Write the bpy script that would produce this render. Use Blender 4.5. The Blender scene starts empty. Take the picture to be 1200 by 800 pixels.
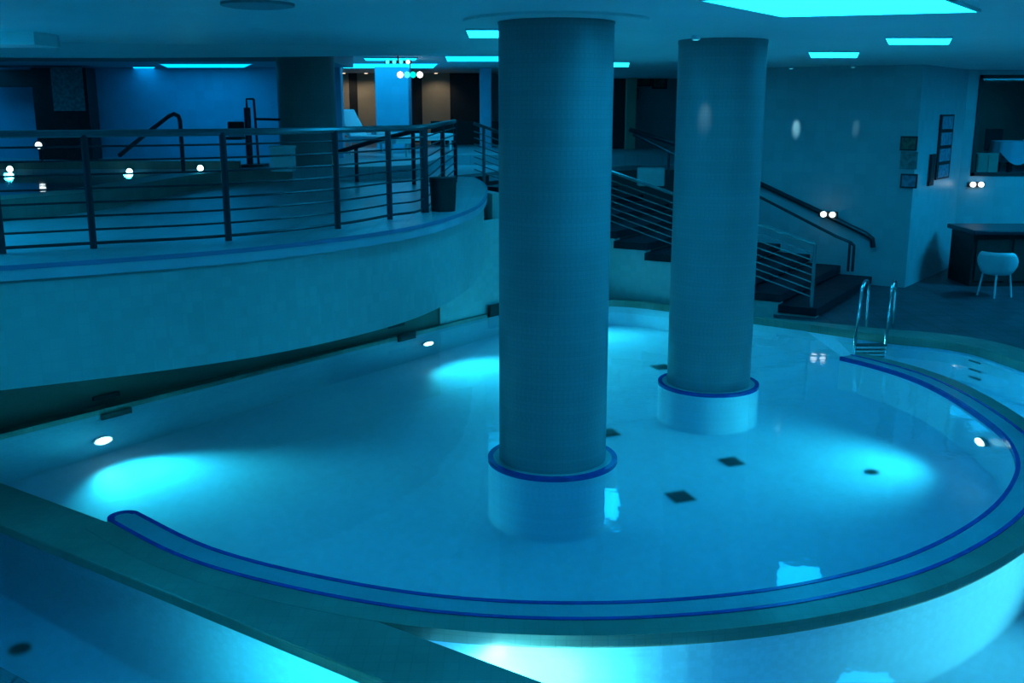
import bpy, bmesh, math, random
from mathutils import Vector, Matrix
from mathutils.geometry import tessellate_polygon
random.seed(7)
S = bpy.context.scene
C = S.collection
R = math.radians
PI = math.pi

# ------------------------------------------------------------------ camera
F = 1200.0            # focal length in pixels of the 1200x800 frame
PITCH = R(12.75)
H = 3.4               # eye height above the pool water
cd = bpy.data.cameras.new('camera')
cd.sensor_width = 36.0
cd.lens = 36.0 * F / 1200.0
cd.clip_end = 200
co = bpy.data.objects.new('camera', cd)
co.location = (0, 0, H)
co.rotation_euler = (PI / 2 - PITCH, 0, 0)
C.objects.link(co)
S.camera = co

# ------------------------------------------------------------------ world / exposure
w = bpy.data.worlds.new('world')
S.world = w
w.use_nodes = True
w.node_tree.nodes['Background'].inputs[0].default_value = (0.0, 0.25, 0.5, 1)
w.node_tree.nodes['Background'].inputs[1].default_value = 0.02
S.view_settings.view_transform = 'Standard'
S.view_settings.look = 'None'
S.view_settings.gamma = 1.0
S.view_settings.use_curve_mapping = False
S.view_settings.exposure = 0.62

PANEL = (0.004, 0.50, 1.0)      # cyan-blue light of the ceiling panels
PANEL_W = 8.0
POOLC = (0.04, 0.84, 1.0)      # light of the underwater lamps

# ------------------------------------------------------------------ pixel helpers
def ray(px, py):
    xc = (px - 600) / F
    yc = (400 - py) / F
    return Vector((xc, math.cos(PITCH) + yc * math.sin(PITCH), -math.sin(PITCH) + yc * math.cos(PITCH)))
def at(px, py, z=0.0):
    d = ray(px, py)
    return Vector((0, 0, H)) + d * ((z - H) / d.z)
def aty(px, py, y):
    d = ray(px, py)
    return Vector((0, 0, H)) + d * (y / d.y)
def atplane(px, py, p, n):
    d = ray(px, py)
    o = Vector((0, 0, H))
    n = Vector(n)
    return o + d * ((Vector(p) - o).dot(n) / d.dot(n))

def wray(px, py, zw=0.0):                # the pixel's ray bent by the water surface at zw
    d = ray(px, py).normalized()
    w_ = at(px, py, zw)
    h = Vector((d.x, d.y, 0)) / 1.33
    return w_, Vector((h.x, h.y, -math.sqrt(1 - h.length_squared)))
def atw(px, py, z, zw=0.0):
    w_, d = wray(px, py, zw)
    return w_ + d * ((z - zw) / d.z)
def atplane_w(px, py, p, n, zw=0.0):
    w_, d = wray(px, py, zw)
    n = Vector(n)
    return w_ + d * ((Vector(p) - w_).dot(n) / d.dot(n))

# ------------------------------------------------------------------ materials
def mat(name, col, rough=0.5, metal=0.0, var=0.12, vscale=3.0, tile=None, joint=0.75, bump=0.0, coat=0.0, spec=0.5):
    m = bpy.data.materials.new(name)
    m.use_nodes = True
    nt = m.node_tree
    b = nt.nodes['Principled BSDF']
    b.inputs['Roughness'].default_value = rough
    b.inputs['Metallic'].default_value = metal
    b.inputs['Specular IOR Level'].default_value = spec
    b.inputs['Coat Weight'].default_value = coat
    b.inputs['Coat Roughness'].default_value = 0.12
    tc = nt.nodes.new('ShaderNodeTexCoord')
    nz = nt.nodes.new('ShaderNodeTexNoise')
    nz.inputs['Scale'].default_value = vscale
    nz.inputs['Detail'].default_value = 5
    nt.links.new(tc.outputs['Object'], nz.inputs['Vector'])
    rp = nt.nodes.new('ShaderNodeValToRGB')
    rp.color_ramp.elements[0].position = 0.3
    rp.color_ramp.elements[1].position = 0.7
    rp.color_ramp.elements[0].color = tuple(c * (1 - var) for c in col) + (1,)
    rp.color_ramp.elements[1].color = tuple(min(1, c * (1 + var)) for c in col) + (1,)
    nt.links.new(nz.outputs['Fac'], rp.inputs['Fac'])
    out = rp.outputs['Color']
    if tile:
        bk = nt.nodes.new('ShaderNodeTexBrick')
        bk.offset = 0.0
        bk.inputs['Scale'].default_value = 1.0
        bk.inputs['Brick Width'].default_value = tile
        bk.inputs['Row Height'].default_value = tile
        bk.inputs['Mortar Size'].default_value = tile * 0.045
        bk.inputs['Mortar Smooth'].default_value = 0.3
        bk.inputs['Color1'].default_value = (1, 1, 1, 1)
        bk.inputs['Color2'].default_value = (0.9, 0.9, 0.9, 1)
        bk.inputs['Mortar'].default_value = (joint, joint, joint, 1)
        mp = nt.nodes.new('ShaderNodeUVMap')
        nt.links.new(mp.outputs['UV'], bk.inputs['Vector'])
        mx = nt.nodes.new('ShaderNodeMixRGB')
        mx.blend_type = 'MULTIPLY'
        mx.inputs['Fac'].default_value = 1
        nt.links.new(out, mx.inputs[1])
        nt.links.new(bk.outputs['Color'], mx.inputs[2])
        out = mx.outputs['Color']
    nt.links.new(out, b.inputs['Base Color'])
    if bump:
        bp = nt.nodes.new('ShaderNodeBump')
        bp.inputs['Strength'].default_value = bump
        bp.inputs['Distance'].default_value = 0.02
        n2 = nt.nodes.new('ShaderNodeTexNoise')
        n2.inputs['Scale'].default_value = vscale * 9
        nt.links.new(tc.outputs['Object'], n2.inputs['Vector'])
        nt.links.new(n2.outputs['Fac'], bp.inputs['Height'])
        nt.links.new(bp.outputs['Normal'], b.inputs['Normal'])
    return m

def emat(name, col, strength):
    m = bpy.data.materials.new(name)
    m.use_nodes = True
    nt = m.node_tree
    nt.nodes.clear()
    e = nt.nodes.new('ShaderNodeEmission')
    e.inputs[0].default_value = tuple(col) + (1,)
    e.inputs[1].default_value = strength
    o = nt.nodes.new('ShaderNodeOutputMaterial')
    nt.links.new(e.outputs[0], o.inputs[0])
    return m

def water_mat(name, tint, ripple=0.05, scale=3.0, dist=0.01, rough=None):
    m = bpy.data.materials.new(name)
    m.use_nodes = True
    nt = m.node_tree
    nt.nodes.clear()
    if rough is None:
        tr = nt.nodes.new('ShaderNodeBsdfTransparent')
    else:
        tr = nt.nodes.new('ShaderNodeBsdfRefraction')
        tr.inputs['IOR'].default_value = 1.33
        tr.inputs['Roughness'].default_value = rough
    tr.inputs[0].default_value = tuple(tint) + (1,)
    gl = nt.nodes.new('ShaderNodeBsdfGlossy')
    gl.inputs['Roughness'].default_value = 0.04
    fr = nt.nodes.new('ShaderNodeFresnel')
    fr.inputs[0].default_value = 1.33
    mx = nt.nodes.new('ShaderNodeMixShader')
    tc = nt.nodes.new('ShaderNodeTexCoord')
    nz = nt.nodes.new('ShaderNodeTexNoise')
    nz.inputs['Scale'].default_value = scale
    nz.inputs['Detail'].default_value = 3
    bp = nt.nodes.new('ShaderNodeBump')
    bp.inputs['Strength'].default_value = ripple
    bp.inputs['Distance'].default_value = dist
    nt.links.new(tc.outputs['Object'], nz.inputs['Vector'])
    nt.links.new(nz.outputs['Fac'], bp.inputs['Height'])
    nt.links.new(bp.outputs['Normal'], gl.inputs['Normal'])
    nt.links.new(bp.outputs['Normal'], fr.inputs['Normal'])
    nt.links.new(fr.outputs[0], mx.inputs[0])
    nt.links.new(tr.outputs[0], mx.inputs[1])
    nt.links.new(gl.outputs[0], mx.inputs[2])
    o = nt.nodes.new('ShaderNodeOutputMaterial')
    nt.links.new(mx.outputs[0], o.inputs[0])
    return m

def glass_mat(name, tint=(0.8, 0.95, 1.0)):
    return water_mat(name, tint, 0.0, 1.0)

M = {}
M['pool_tile'] = mat('pool_tile', (0.42, 0.66, 0.82), 0.35, var=0.06, vscale=0.6, tile=0.05, joint=0.9)
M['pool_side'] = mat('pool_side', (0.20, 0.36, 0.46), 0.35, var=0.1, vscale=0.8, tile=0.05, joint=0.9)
M['ledge_tile'] = mat('ledge_tile', (0.34, 0.44, 0.46), 0.3, var=0.08, vscale=2, tile=0.05, joint=0.85)
M['ledge_blue'] = mat('ledge_blue', (0.26, 0.37, 0.44), 0.3, var=0.08, vscale=2, tile=0.05, joint=0.85)
M['stripe'] = mat('stripe', (0.02, 0.06, 0.33), 0.25, var=0.2, vscale=8)
M['divider'] = mat('divider', (0.20, 0.235, 0.20), 0.3, var=0.18, vscale=1.5, tile=0.1, joint=0.85)
M['coping'] = mat('coping', (0.20, 0.26, 0.22), 0.45, var=0.18, vscale=2, tile=0.12, joint=0.8)
M['deck'] = mat('deck', (0.06, 0.07, 0.09), 0.5, var=0.35, vscale=2.2, tile=0.3, joint=0.5, bump=0.15)
M['fascia'] = mat('fascia', (0.50, 0.58, 0.56), 0.55, var=0.07, vscale=0.8, tile=0.1, joint=0.92)
M['slab_edge'] = mat('slab_edge', (0.50, 0.60, 0.66), 0.4, var=0.08, vscale=1.5)
M['line_blue'] = mat('line_blue', (0.16, 0.28, 0.46), 0.4, var=0.1)
M['gallery'] = mat('gallery', (0.36, 0.48, 0.52), 0.3, var=0.12, vscale=1.2, tile=0.3, joint=0.8)
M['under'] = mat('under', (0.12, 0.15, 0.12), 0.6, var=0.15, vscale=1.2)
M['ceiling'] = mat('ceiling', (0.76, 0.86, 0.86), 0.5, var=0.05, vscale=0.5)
M['ceiling_pale'] = mat('ceiling_pale', (0.88, 0.92, 0.90), 0.5, var=0.04, vscale=0.6)
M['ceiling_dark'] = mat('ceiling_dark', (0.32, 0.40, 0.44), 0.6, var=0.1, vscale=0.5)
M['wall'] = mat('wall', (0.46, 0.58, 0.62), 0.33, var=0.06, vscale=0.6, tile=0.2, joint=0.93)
M['wall_blue'] = mat('wall_blue', (0.42, 0.55, 0.72), 0.35, var=0.05, vscale=0.5, tile=0.2, joint=0.95)
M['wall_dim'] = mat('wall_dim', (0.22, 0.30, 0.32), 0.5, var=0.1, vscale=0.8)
M['column'] = mat('column', (0.235, 0.29, 0.32), 0.42, var=0.08, vscale=1.5, tile=0.04, joint=0.78)
M['column_dark'] = mat('column_dark', (0.24, 0.29, 0.28), 0.5, var=0.12, vscale=1.5, tile=0.04, joint=0.8)
M['tread'] = mat('tread', (0.02, 0.016, 0.026), 0.6, var=0.35, vscale=5, bump=0.1, spec=0.25)
M['steel'] = mat('steel', (0.42, 0.50, 0.52), 0.25, 0.9, var=0.08, vscale=6)
M['steel_mid'] = mat('steel_mid', (0.22, 0.27, 0.29), 0.4, 0.6, var=0.1, vscale=6)
M['steel_dark'] = mat('steel_dark', (0.12, 0.15, 0.17), 0.35, 0.6, var=0.12, vscale=6)
M['rail_dark'] = mat('rail_dark', (0.03, 0.035, 0.05), 0.35, 0.2, var=0.2, vscale=6)
M['chrome'] = mat('chrome', (0.75, 0.80, 0.82), 0.12, 1.0, var=0.03, vscale=6)
M['dark'] = mat('dark', (0.012, 0.014, 0.018), 0.5, var=0.2, vscale=5)
M['wood_dark'] = mat('wood_dark', (0.024, 0.02, 0.02), 0.6, var=0.3, vscale=7)
M['beige'] = mat('beige', (0.42, 0.35, 0.25), 0.6, var=0.1, vscale=1.5)
M['beige_pale'] = mat('beige_pale', (0.5, 0.5, 0.36), 0.5, var=0.08, vscale=2)
M['white'] = mat('white', (0.85, 0.88, 0.88), 0.45, var=0.04, vscale=3)
M['white_fabric'] = mat('white_fabric', (0.85, 0.88, 0.9), 0.8, var=0.06, vscale=5, bump=0.2)
M['plastic_white'] = mat('plastic_white', (0.72, 0.80, 0.84), 0.35, var=0.03, vscale=3)
M['poster'] = mat('poster', (0.16, 0.24, 0.24), 0.5, var=0.5, vscale=14)
M['poster2'] = mat('poster2', (0.10, 0.14, 0.10), 0.5, var=0.6, vscale=16)
M['poster3'] = mat('poster3', (0.22, 0.30, 0.40), 0.5, var=0.5, vscale=14)
M['glass'] = glass_mat('glass')
M['water'] = water_mat('water', (0.80, 0.95, 0.98), 0.28, 2.2, 0.012, 0.15)
M['panel_light'] = emat('panel_light', PANEL, PANEL_W)
M['panel_blue'] = emat('panel_blue', (0.0, 0.42, 1.0), 1.5)
M['panel_far'] = emat('panel_far', PANEL, 2.0)
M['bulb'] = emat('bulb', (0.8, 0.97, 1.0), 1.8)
M['bulb_pink'] = emat('bulb_pink', (1.0, 0.5, 0.6), 2.5)
M['bulb_cyan'] = emat('bulb_cyan', (0.05, 0.6, 0.75), 1.5)
M['bulb_teal'] = emat('bulb_teal', (0.0, 0.45, 0.38), 1.5)
M['bulb_warm'] = emat('bulb_warm', (1.0, .75, .5), 3)
M['lens'] = emat('lens', (0.5, 1.0, 1.0), 7)

# ------------------------------------------------------------------ mesh builder
class MB:
    def __init__(s):
        s.v = []
        s.f = []
        s.open = False
    def add(s, vs, fs):
        o = len(s.v)
        s.v += [Vector(p) for p in vs]
        s.f += [tuple(i + o for i in q) for q in fs]
        return s
    def box(s, c, size, rz=0.0, rx=0.0):
        m = Matrix.Rotation(rz, 3, 'Z') @ Matrix.Rotation(rx, 3, 'X')
        c = Vector(c)
        hx, hy, hz = (k / 2 for k in size)
        vs = [c + m @ Vector((x, y, z)) for x in (-hx, hx) for y in (-hy, hy) for z in (-hz, hz)]
        return s.add(vs, [(0, 1, 3, 2), (4, 6, 7, 5), (0, 4, 5, 1), (2, 3, 7, 6), (0, 2, 6, 4), (1, 5, 7, 3)])
    def prism(s, poly, z0, z1):
        n = len(poly)
        poly = [Vector((p[0], p[1], 0)) for p in poly]
        tris = tessellate_polygon([poly])
        vs = [Vector((p.x, p.y, z0)) for p in poly] + [Vector((p.x, p.y, z1)) for p in poly]
        fs = [tuple(t) for t in tris] + [tuple(i + n for i in t) for t in tris]
        fs += [(i, (i + 1) % n, (i + 1) % n + n, i + n) for i in range(n)]
        return s.add(vs, fs)
    def sheet(s, poly, z):
        poly = [Vector((p[0], p[1], z)) for p in poly]
        fs = []
        for t in tessellate_polygon([poly]):
            a, b, c = (poly[i] for i in t)
            fs.append(tuple(t) if (b - a).cross(c - a).z > 0 else tuple(reversed(t)))
        s.open = True
        return s.add(poly, fs)
    def strip(s, L, Rr, z0, z1, closed=False):
        n = len(L)
        vs = []
        for a, b in zip(L, Rr):
            vs += [(a[0], a[1], z0), (b[0], b[1], z0), (b[0], b[1], z1), (a[0], a[1], z1)]
        fs = []
        for i in range(n if closed else n - 1):
            j = (i + 1) % n
            for k in range(4):
                fs.append((i * 4 + k, i * 4 + (k + 1) % 4, j * 4 + (k + 1) % 4, j * 4 + k))
        if not closed:
            fs += [(0, 1, 2, 3), tuple((n - 1) * 4 + k for k in (3, 2, 1, 0))]
        return s.add(vs, fs)
    def tube(s, pts, r, n=8):
        pts = [Vector(p) for p in pts]
        vs = []
        fs = []
        up0 = None
        for i, p in enumerate(pts):
            if i == 0: t = pts[1] - p
            elif i == len(pts) - 1: t = p - pts[i - 1]
            else: t = (pts[i + 1] - p).normalized() + (p - pts[i - 1]).normalized()
            t.normalize()
            if up0 is None:
                ref = Vector((0, 0, 1)) if abs(t.z) < 0.9 else Vector((1, 0, 0))
            else:
                ref = up0
            a = t.cross(ref).normalized()
            b = a.cross(t).normalized()
            up0 = b
            vs += [p + (a * math.cos(2 * PI * k / n) + b * math.sin(2 * PI * k / n)) * r for k in range(n)]
        for i in range(len(pts) - 1):
            for k in range(n):
                fs.append((i * n + k, i * n + (k + 1) % n, (i + 1) * n + (k + 1) % n, (i + 1) * n + k))
        fs.append(tuple(range(n)))
        fs.append(tuple((len(pts) - 1) * n + k for k in range(n)))
        return s.add(vs, fs)
    def lathe(s, prof, c=(0, 0, 0), n=48, caps=True):
        vs = []
        fs = []
        for r, z in prof:
            vs += [(c[0] + r * math.cos(2 * PI * k / n), c[1] + r * math.sin(2 * PI * k / n), c[2] + z) for k in range(n)]
        for i in range(len(prof) - 1):
            for k in range(n):
                fs.append((i * n + k, i * n + (k + 1) % n, (i + 1) * n + (k + 1) % n, (i + 1) * n + k))
        if caps:
            fs.append(tuple(range(n)))
            fs.append(tuple((len(prof) - 1) * n + k for k in range(n)))
        return s.add(vs, fs)
    def build(s, name, m, parent=None, smooth=False, bevel=0.0):
        me = bpy.data.meshes.new(name)
        org = Vector((0, 0, 0))
        if parent is not None:
            org = parent_world(parent)
        me.from_pydata([v - org for v in s.v], [], s.f)
        bm = bmesh.new()
        bm.from_mesh(me)
        if not s.open: bmesh.ops.recalc_face_normals(bm, faces=bm.faces)
        # box-projected UVs in metres (arc length round vertical shapes)
        uv = bm.loops.layers.uv.new('UVMap')
        for f in bm.faces:
            nn = f.normal
            if abs(nn.z) > 0.7:
                for l in f.loops: l[uv].uv = (l.vert.co.x, l.vert.co.y)
            else:
                t = Vector((-nn.y, nn.x, 0)).normalized()
                for l in f.loops: l[uv].uv = (l.vert.co.dot(t), l.vert.co.z)
        bm.to_mesh(me)
        bm.free()
        if smooth:
            for p in me.polygons: p.use_smooth = True
        me.materials.append(m)
        o = bpy.data.objects.new(name, me)
        C.objects.link(o)
        if parent is not None:
            o.parent = parent
        if smooth:
            md = o.modifiers.new('edges', 'EDGE_SPLIT')
            md.split_angle = R(40)
        if bevel:
            md = o.modifiers.new('bevel', 'BEVEL')
            md.width = bevel
            md.segments = 2
            md.limit_method = 'ANGLE'
        return o

def parent_world(p):
    v = Vector(p.location)
    while p.parent:
        p = p.parent
        v += Vector(p.location)
    return v
def tag(o, label, cat, group=None, kind=None):
    o['label'] = label
    o['category'] = cat
    if group: o['group'] = group
    if kind: o['kind'] = kind
    return o
def struct(o, label=None, cat=None):
    o['kind'] = 'structure'
    if label: o['label'] = label
    if cat: o['category'] = cat
    return o
def thing(name, label, cat, loc=(0, 0, 0), group=None):
    o = bpy.data.objects.new(name, None)
    o.empty_display_size = 0.1
    C.objects.link(o)
    o.location = loc
    return tag(o, label, cat, group)

def spline(pts, n=8):
    pts = [Vector((p[0], p[1], p[2] if len(p) > 2 else 0)) for p in pts]
    q = [pts[0] * 2 - pts[1]] + pts + [pts[-1] * 2 - pts[-2]]
    out = []
    for i in range(1, len(q) - 2):
        p0, p1, p2, p3 = q[i - 1:i + 3]
        for k in range(n):
            t = k / n
            out.append(0.5 * ((2 * p1) + (p2 - p0) * t + (2 * p0 - 5 * p1 + 4 * p2 - p3) * t * t + (3 * p1 - p0 - 3 * p2 + p3) * t ** 3))
    out.append(pts[-1].copy())
    return out
def smoothed(pts, it=2):
    pts = [p.copy() for p in pts]
    for _ in range(it):
        pts = [pts[0]] + [(pts[i - 1] + pts[i] * 2 + pts[i + 1]) / 4 for i in range(1, len(pts) - 1)] + [pts[-1]]
    return pts
def resample(pts, step):
    out = [pts[0].copy()]
    acc = 0
    for i in range(1, len(pts)):
        a, b = pts[i - 1], pts[i]
        L = (b - a).length
        while acc + L >= step:
            t = (step - acc) / L
            a = a + (b - a) * t
            out.append(a.copy())
            L = (b - a).length
            acc = 0
            if L < 1e-9: break
        acc += L
    if (out[-1] - pts[-1]).length > step * 0.3: out.append(pts[-1].copy())
    return out
def offset(pts, d):                 # positive = right of the walking direction
    out = []
    for i, p in enumerate(pts):
        a = pts[max(0, i - 1)]
        b = pts[min(len(pts) - 1, i + 1)]
        t = (b - a)
        t.z = 0
        t.normalize()
        out.append(p + Vector((t.y, -t.x, 0)) * d)
    return out

# ================================================================== plan
DEEP = -1.5           # pool floor
Z_LEDGE = 0.035
WL2 = -0.045           # water outside the curved ledge
ZG = 2.15              # gallery floor
ZP = 2.38              # platform behind the gallery
ZD = 0.10              # pool deck
ZC = 4.20              # low ceiling
ZC2 = 4.52             # higher ceiling

# curved ledge: inner blue line
ipx = [(159, 601), (180, 612), (207, 626.5), (239, 641), (287, 656), (340, 669), (417, 685), (500, 698), (600, 706), (700, 707.5),
       (800, 703), (900, 692.5), (1000, 672.5), (1075, 649), (1140, 615), (1176, 585), (1192, 558), (1195, 540), (1183, 514),
       (1162, 496), (1130, 473), (1097, 454), (1065, 440), (1030, 429), (1000, 421.5), (985, 418)]
led = smoothed(resample(smoothed(spline([at(x, y, Z_LEDGE) for x, y in ipx], 8), 12), 0.16), 3)
for p in led: p.z = 0
NL = len(led)

# divider
DV_DIR = Vector((0.823, -0.567, 0))
DV_N = Vector((0.567, 0.823, 0))
DV_FAR, DV_NEAR, DECK_NEAR = 4.69, 4.17, 2.92
def dv(t, off): return DV_N * off + DV_DIR * t

# wall of the pool under the gallery
LW0 = at(0, 508)
LW1 = at(588, 366)
LWD = (LW1 - LW0).normalized()
LWA = LW0 - LWD * 3.0
LWN = Vector((LWD.y, -LWD.x, 0))       # towards the pool

# back rim of the pool, water side
bpx = [(720, 358), (800, 367), (882, 379), (960, 389.5), (1043, 402), (1084, 405.5), (1129, 412), (1162, 421), (1200, 435)]
rim = [at(x, y) for x, y in bpx]
rim = [LW1.copy(), LW1 * 0.5 + rim[0] * 0.5] + rim
rim = spline(rim + [Vector((7.25, 11.2, 0)), Vector((7.4, 8.6, 0)), Vector((6.9, 6.2, 0)), Vector((5.6, 4.0, 0)), Vector((4.2, 2.6, 0))], 5)
rim = smoothed(rim, 3)

# stairs
ST_A = Vector((-0.75, 19.75, 0))
ST_B = Vector((5.42, 15.95, 0))
ST_D = (ST_B - ST_A).normalized()
ST_N = Vector((-ST_D.y, ST_D.x, 0))     # towards the wall behind
NST = 12
WA1 = at(1060, 337, ZD)                 # wall corner at the deck
WA_D = -ST_D
ST_W = (WA1 - ST_B).dot(ST_N)
print('stairs width', ST_W, 'corner', WA1, 'stair len', (ST_B - ST_A).length)

# ================================================================== setting: pool shells
def wall_box(mb, a, b, th, z0, z1, side=1):
    a = Vector((a[0], a[1], 0)); b = Vector((b[0], b[1], 0))
    t = (b - a).normalized()
    n = Vector((t.y, -t.x, 0)) * th * side
    mb.prism([a, b, b + n, a + n], z0, z1)
    return mb

struct(MB().box((0, 10, DEEP - 0.1), (28, 30, 0.2)).build('floor', M['pool_tile']), 'pale blue tiled bottom of the pool', 'floor')

# rim / coping of the pool
cop_out = offset(rim, -0.12)
wide = []
for i, p in enumerate(rim):
    k = min(1, max(0, (p.x - 4.2) / 1.6))
    wide.append(0.10 + 0.42 * k)
co_l = [offset(rim, 0.0)[i] for i in range(len(rim))]
co_r = []
for i, p in enumerate(rim):
    a = rim[max(0, i - 1)]; b = rim[min(len(rim) - 1, i + 1)]
    t = (b - a).normalized()
    co_r.append(p + Vector((-t.y, t.x, 0)) * wide[i])
tr = struct(MB().strip(co_l, co_r, DEEP, ZD).build('trim_1', M['pool_tile']), 'pool side wall below the dark deck', 'pool wall')
MB().strip(offset(rim, 0.02), co_r, ZD - 0.11, ZD + 0.012).build('coping', M['coping'], tr)

# deck on the right, behind the coping
deck_poly = [p for p in co_r if p.x > 4.2]
dk = deck_poly + [Vector((4.4, 1.0, 0)), Vector((16, 1.0, 0)), Vector((16, 25, 0)), Vector((8, 25, 0)), Vector((4.2, 19.0, 0))]
struct(MB().prism(dk, ZD - 0.12, ZD).build('floor_deck', M['deck']), 'dark stone deck beside the pool', 'floor')

# near deck by the foot channel
nd = [dv(-13, DECK_NEAR), dv(3.5, DECK_NEAR), dv(3.5, -3), dv(-13, -3)]
struct(MB().prism(nd, DEEP, 0.05).build('floor_near_deck', M['deck']), 'dark deck edge at the near end of the narrow pool', 'floor')

# wall under the gallery with its coping
tr = MB()
wall_box(tr, LWA, LW1 + LWD * 0.3, 0.3, DEEP, 1.6, -1)
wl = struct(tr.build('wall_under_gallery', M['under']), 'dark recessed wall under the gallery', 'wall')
q = MB()
a = LWA + LWN * 0.22; b = LW1 + LWN * 0.05
q.prism([LWA, LW1 + LWD * .1, b + LWD * .1, a], DEEP, -0.02)
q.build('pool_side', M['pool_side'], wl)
q = MB().prism([LWA - LWN * .02, LW1 + LWD * .1 - LWN * .02, b + LWD * .1 + LWN * .01, a + LWN * .01], -0.03, 0.05)
q.build('coping', M['coping'], wl)
PSA, PSB = a, b

# divider
d0 = MB().prism([dv(-10.1, DV_FAR), dv(2.3, DV_FAR), dv(2.3, DV_NEAR), dv(-10.1, DV_NEAR)], DEEP, -0.06)
dth = thing('pool_divider', 'straight grey-green tiled wall top crossing between the pools', 'pool wall', tuple(dv(-4, DV_NEAR)))
d0.build('divider_wall', M['pool_tile'], dth)
MB().prism([dv(-10.1, DV_FAR + .01), dv(2.3, DV_FAR + .01), dv(2.3, DV_NEAR - .01), dv(-10.1, DV_NEAR - .01)], -0.06, Z_LEDGE - .002).build('divider_top', M['divider'], dth, bevel=.012)

# curved ledge
th = thing('pool_ledge', 'curved pool ledge with two dark blue tile lines round the inner pool', 'pool wall', (led[0].x, led[0].y, DEEP))
inn = offset(led, -0.02)
MB().strip(inn, offset(led, 0.42), DEEP, Z_LEDGE - 0.03).build('ledge_wall', M['pool_tile'], th)
MB().strip(offset(led, 0.215), offset(led, 0.445), -0.07, Z_LEDGE).build('outer_border', M['divider'], th)
MB().strip(offset(led, 0.0), offset(led, 0.215), -0.02, Z_LEDGE).build('tile_band', M['ledge_blue'], th)
def stripe(o, wd):
    return MB().strip(offset(led, o), offset(led, o + wd), -0.05, Z_LEDGE + 0.006)
stripe(-0.026, 0.04).build('blue_stripe', M['stripe'], th)
stripe(0.2, 0.04).build('blue_stripe', M['stripe'], th)
# rounded end of the ledge
p0 = led[0]
t0 = (led[1] - led[0]).normalized()
n0 = Vector((t0.y, -t0.x, 0))
c0 = p0 + n0 * 0.107
arc = [c0 + (-n0 * math.cos(a_) - t0 * math.sin(a_)) * 0.115 for a_ in [PI * k / 12 for k in range(13)]]
arci = [c0 + (-n0 * math.cos(a_) - t0 * math.sin(a_)) * 0.075 for a_ in [PI * k / 12 for k in range(13)]]
arco = [c0 + (-n0 * math.cos(a_) - t0 * math.sin(a_)) * 0.133 for a_ in [PI * k / 12 for k in range(13)]]
MB().prism(arc, DEEP, Z_LEDGE).build('end_cap', M['ledge_blue'], th)
MB().strip(arci, arco, -0.12, Z_LEDGE + 0.006).build('blue_stripe', M['stripe'], th)

# ================================================================== water
kq = (DV_FAR - .03 - PSA.dot(DV_N)) / (PSB - PSA).dot(DV_N)
PSK = PSA + (PSB - PSA) * kq
inner = offset(led, 0.08) + [p for p in reversed(rim) if p.x < 4.7 and p.y > 14] + [PSB - LWN * .02, PSK - LWN * .02] + [dv(-7.2, DV_FAR - .03)]
tag(MB().sheet(inner, 0.0).build('pool_water', M['water']), 'still blue water of the inner pool round the two columns', 'water', kind='stuff')
ch = offset(led, 0.35)
kk = next(i for i, p in enumerate(ch) if p.dot(DV_N) > DV_FAR and p.dot(DV_DIR) > -5.2)
chan = ch[kk:] + [p for p in offset(rim, -0.03) if p.x > 5.0 or p.y < 10] + [dv(2.2, DV_FAR - .05), ch[kk] - DV_N * .1]
tag(MB().sheet(chan, WL2).build('pool_water', M['water']), 'bright cyan water outside the curved ledge', 'water', kind='stuff')
tag(MB().sheet([dv(-10, DECK_NEAR - .03), dv(3.4, DECK_NEAR - .03), dv(3.4, DV_NEAR + .03), dv(-10, DV_NEAR + .03)], WL2).build('pool_water', M['water']),
    'narrow strip of blue water on the near side of the straight divider', 'water', kind='stuff')

# ================================================================== gallery
gpx = [(-190, 321), (-80, 317), (0, 312), (150, 302), (300, 290), (425, 275), (500, 262), (545, 248), (566, 236)]
ge = [at(x, y, ZG) for x, y in gpx]
ge = [Vector((p.x, p.y, 0)) for p in ge]
ge = [ge[0] + (ge[0] - ge[1]) * 2.5] + ge + [Vector((-0.40, 16.6, 0)), Vector((-0.52, 18.3, 0)), Vector((-0.75, 19.75, 0))]
ge = smoothed(spline(ge, 7), 6)
gal = ge + [Vector((0.4, 21.4, 0)), ST_A + ST_N * ST_W * 1.0, Vector((3.0, 24, 0)), Vector((9, 24, 0)), Vector((9, 34.5, 0)), Vector((-22, 34.5, 0)), Vector((-22, ge[0].y, 0))]
g = struct(MB().prism(gal, ZG - 0.11, ZG).build('floor_gallery', M['gallery']), 'tiled gallery floor behind the curved balustrade', 'floor')
ins = offset(ge, -0.05)
ins2 = offset(ge, -0.25)
MB().strip(offset(ge, 0.012), offset(ge, -0.02), ZG - 0.035, ZG + 0.004).build('edge_line', M['line_blue'], g)
MB().strip(offset(ge, 0.004), offset(ge, -0.04), ZG - 0.125, ZG - 0.036).build('slab_edge', M['slab_edge'], g)
fw = struct(MB().strip(ins, ins2, 1.10, ZG - 0.11).build('wall_gallery', M['fascia'], smooth=True), 'pale curved wall band hanging below the gallery', 'wall')
under = offset(ge, -0.2)
# soffit under the gallery
so = under + [Vector((-0.8, 20, 0)), Vector((-22, 20, 0)), Vector((-22, ge[0].y, 0))]
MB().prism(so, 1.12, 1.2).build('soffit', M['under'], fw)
MB().strip(offset(ge, -0.06), offset(ge, -0.6), 1.12, 1.2).build('soffit_edge', M['under'], fw)

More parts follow.
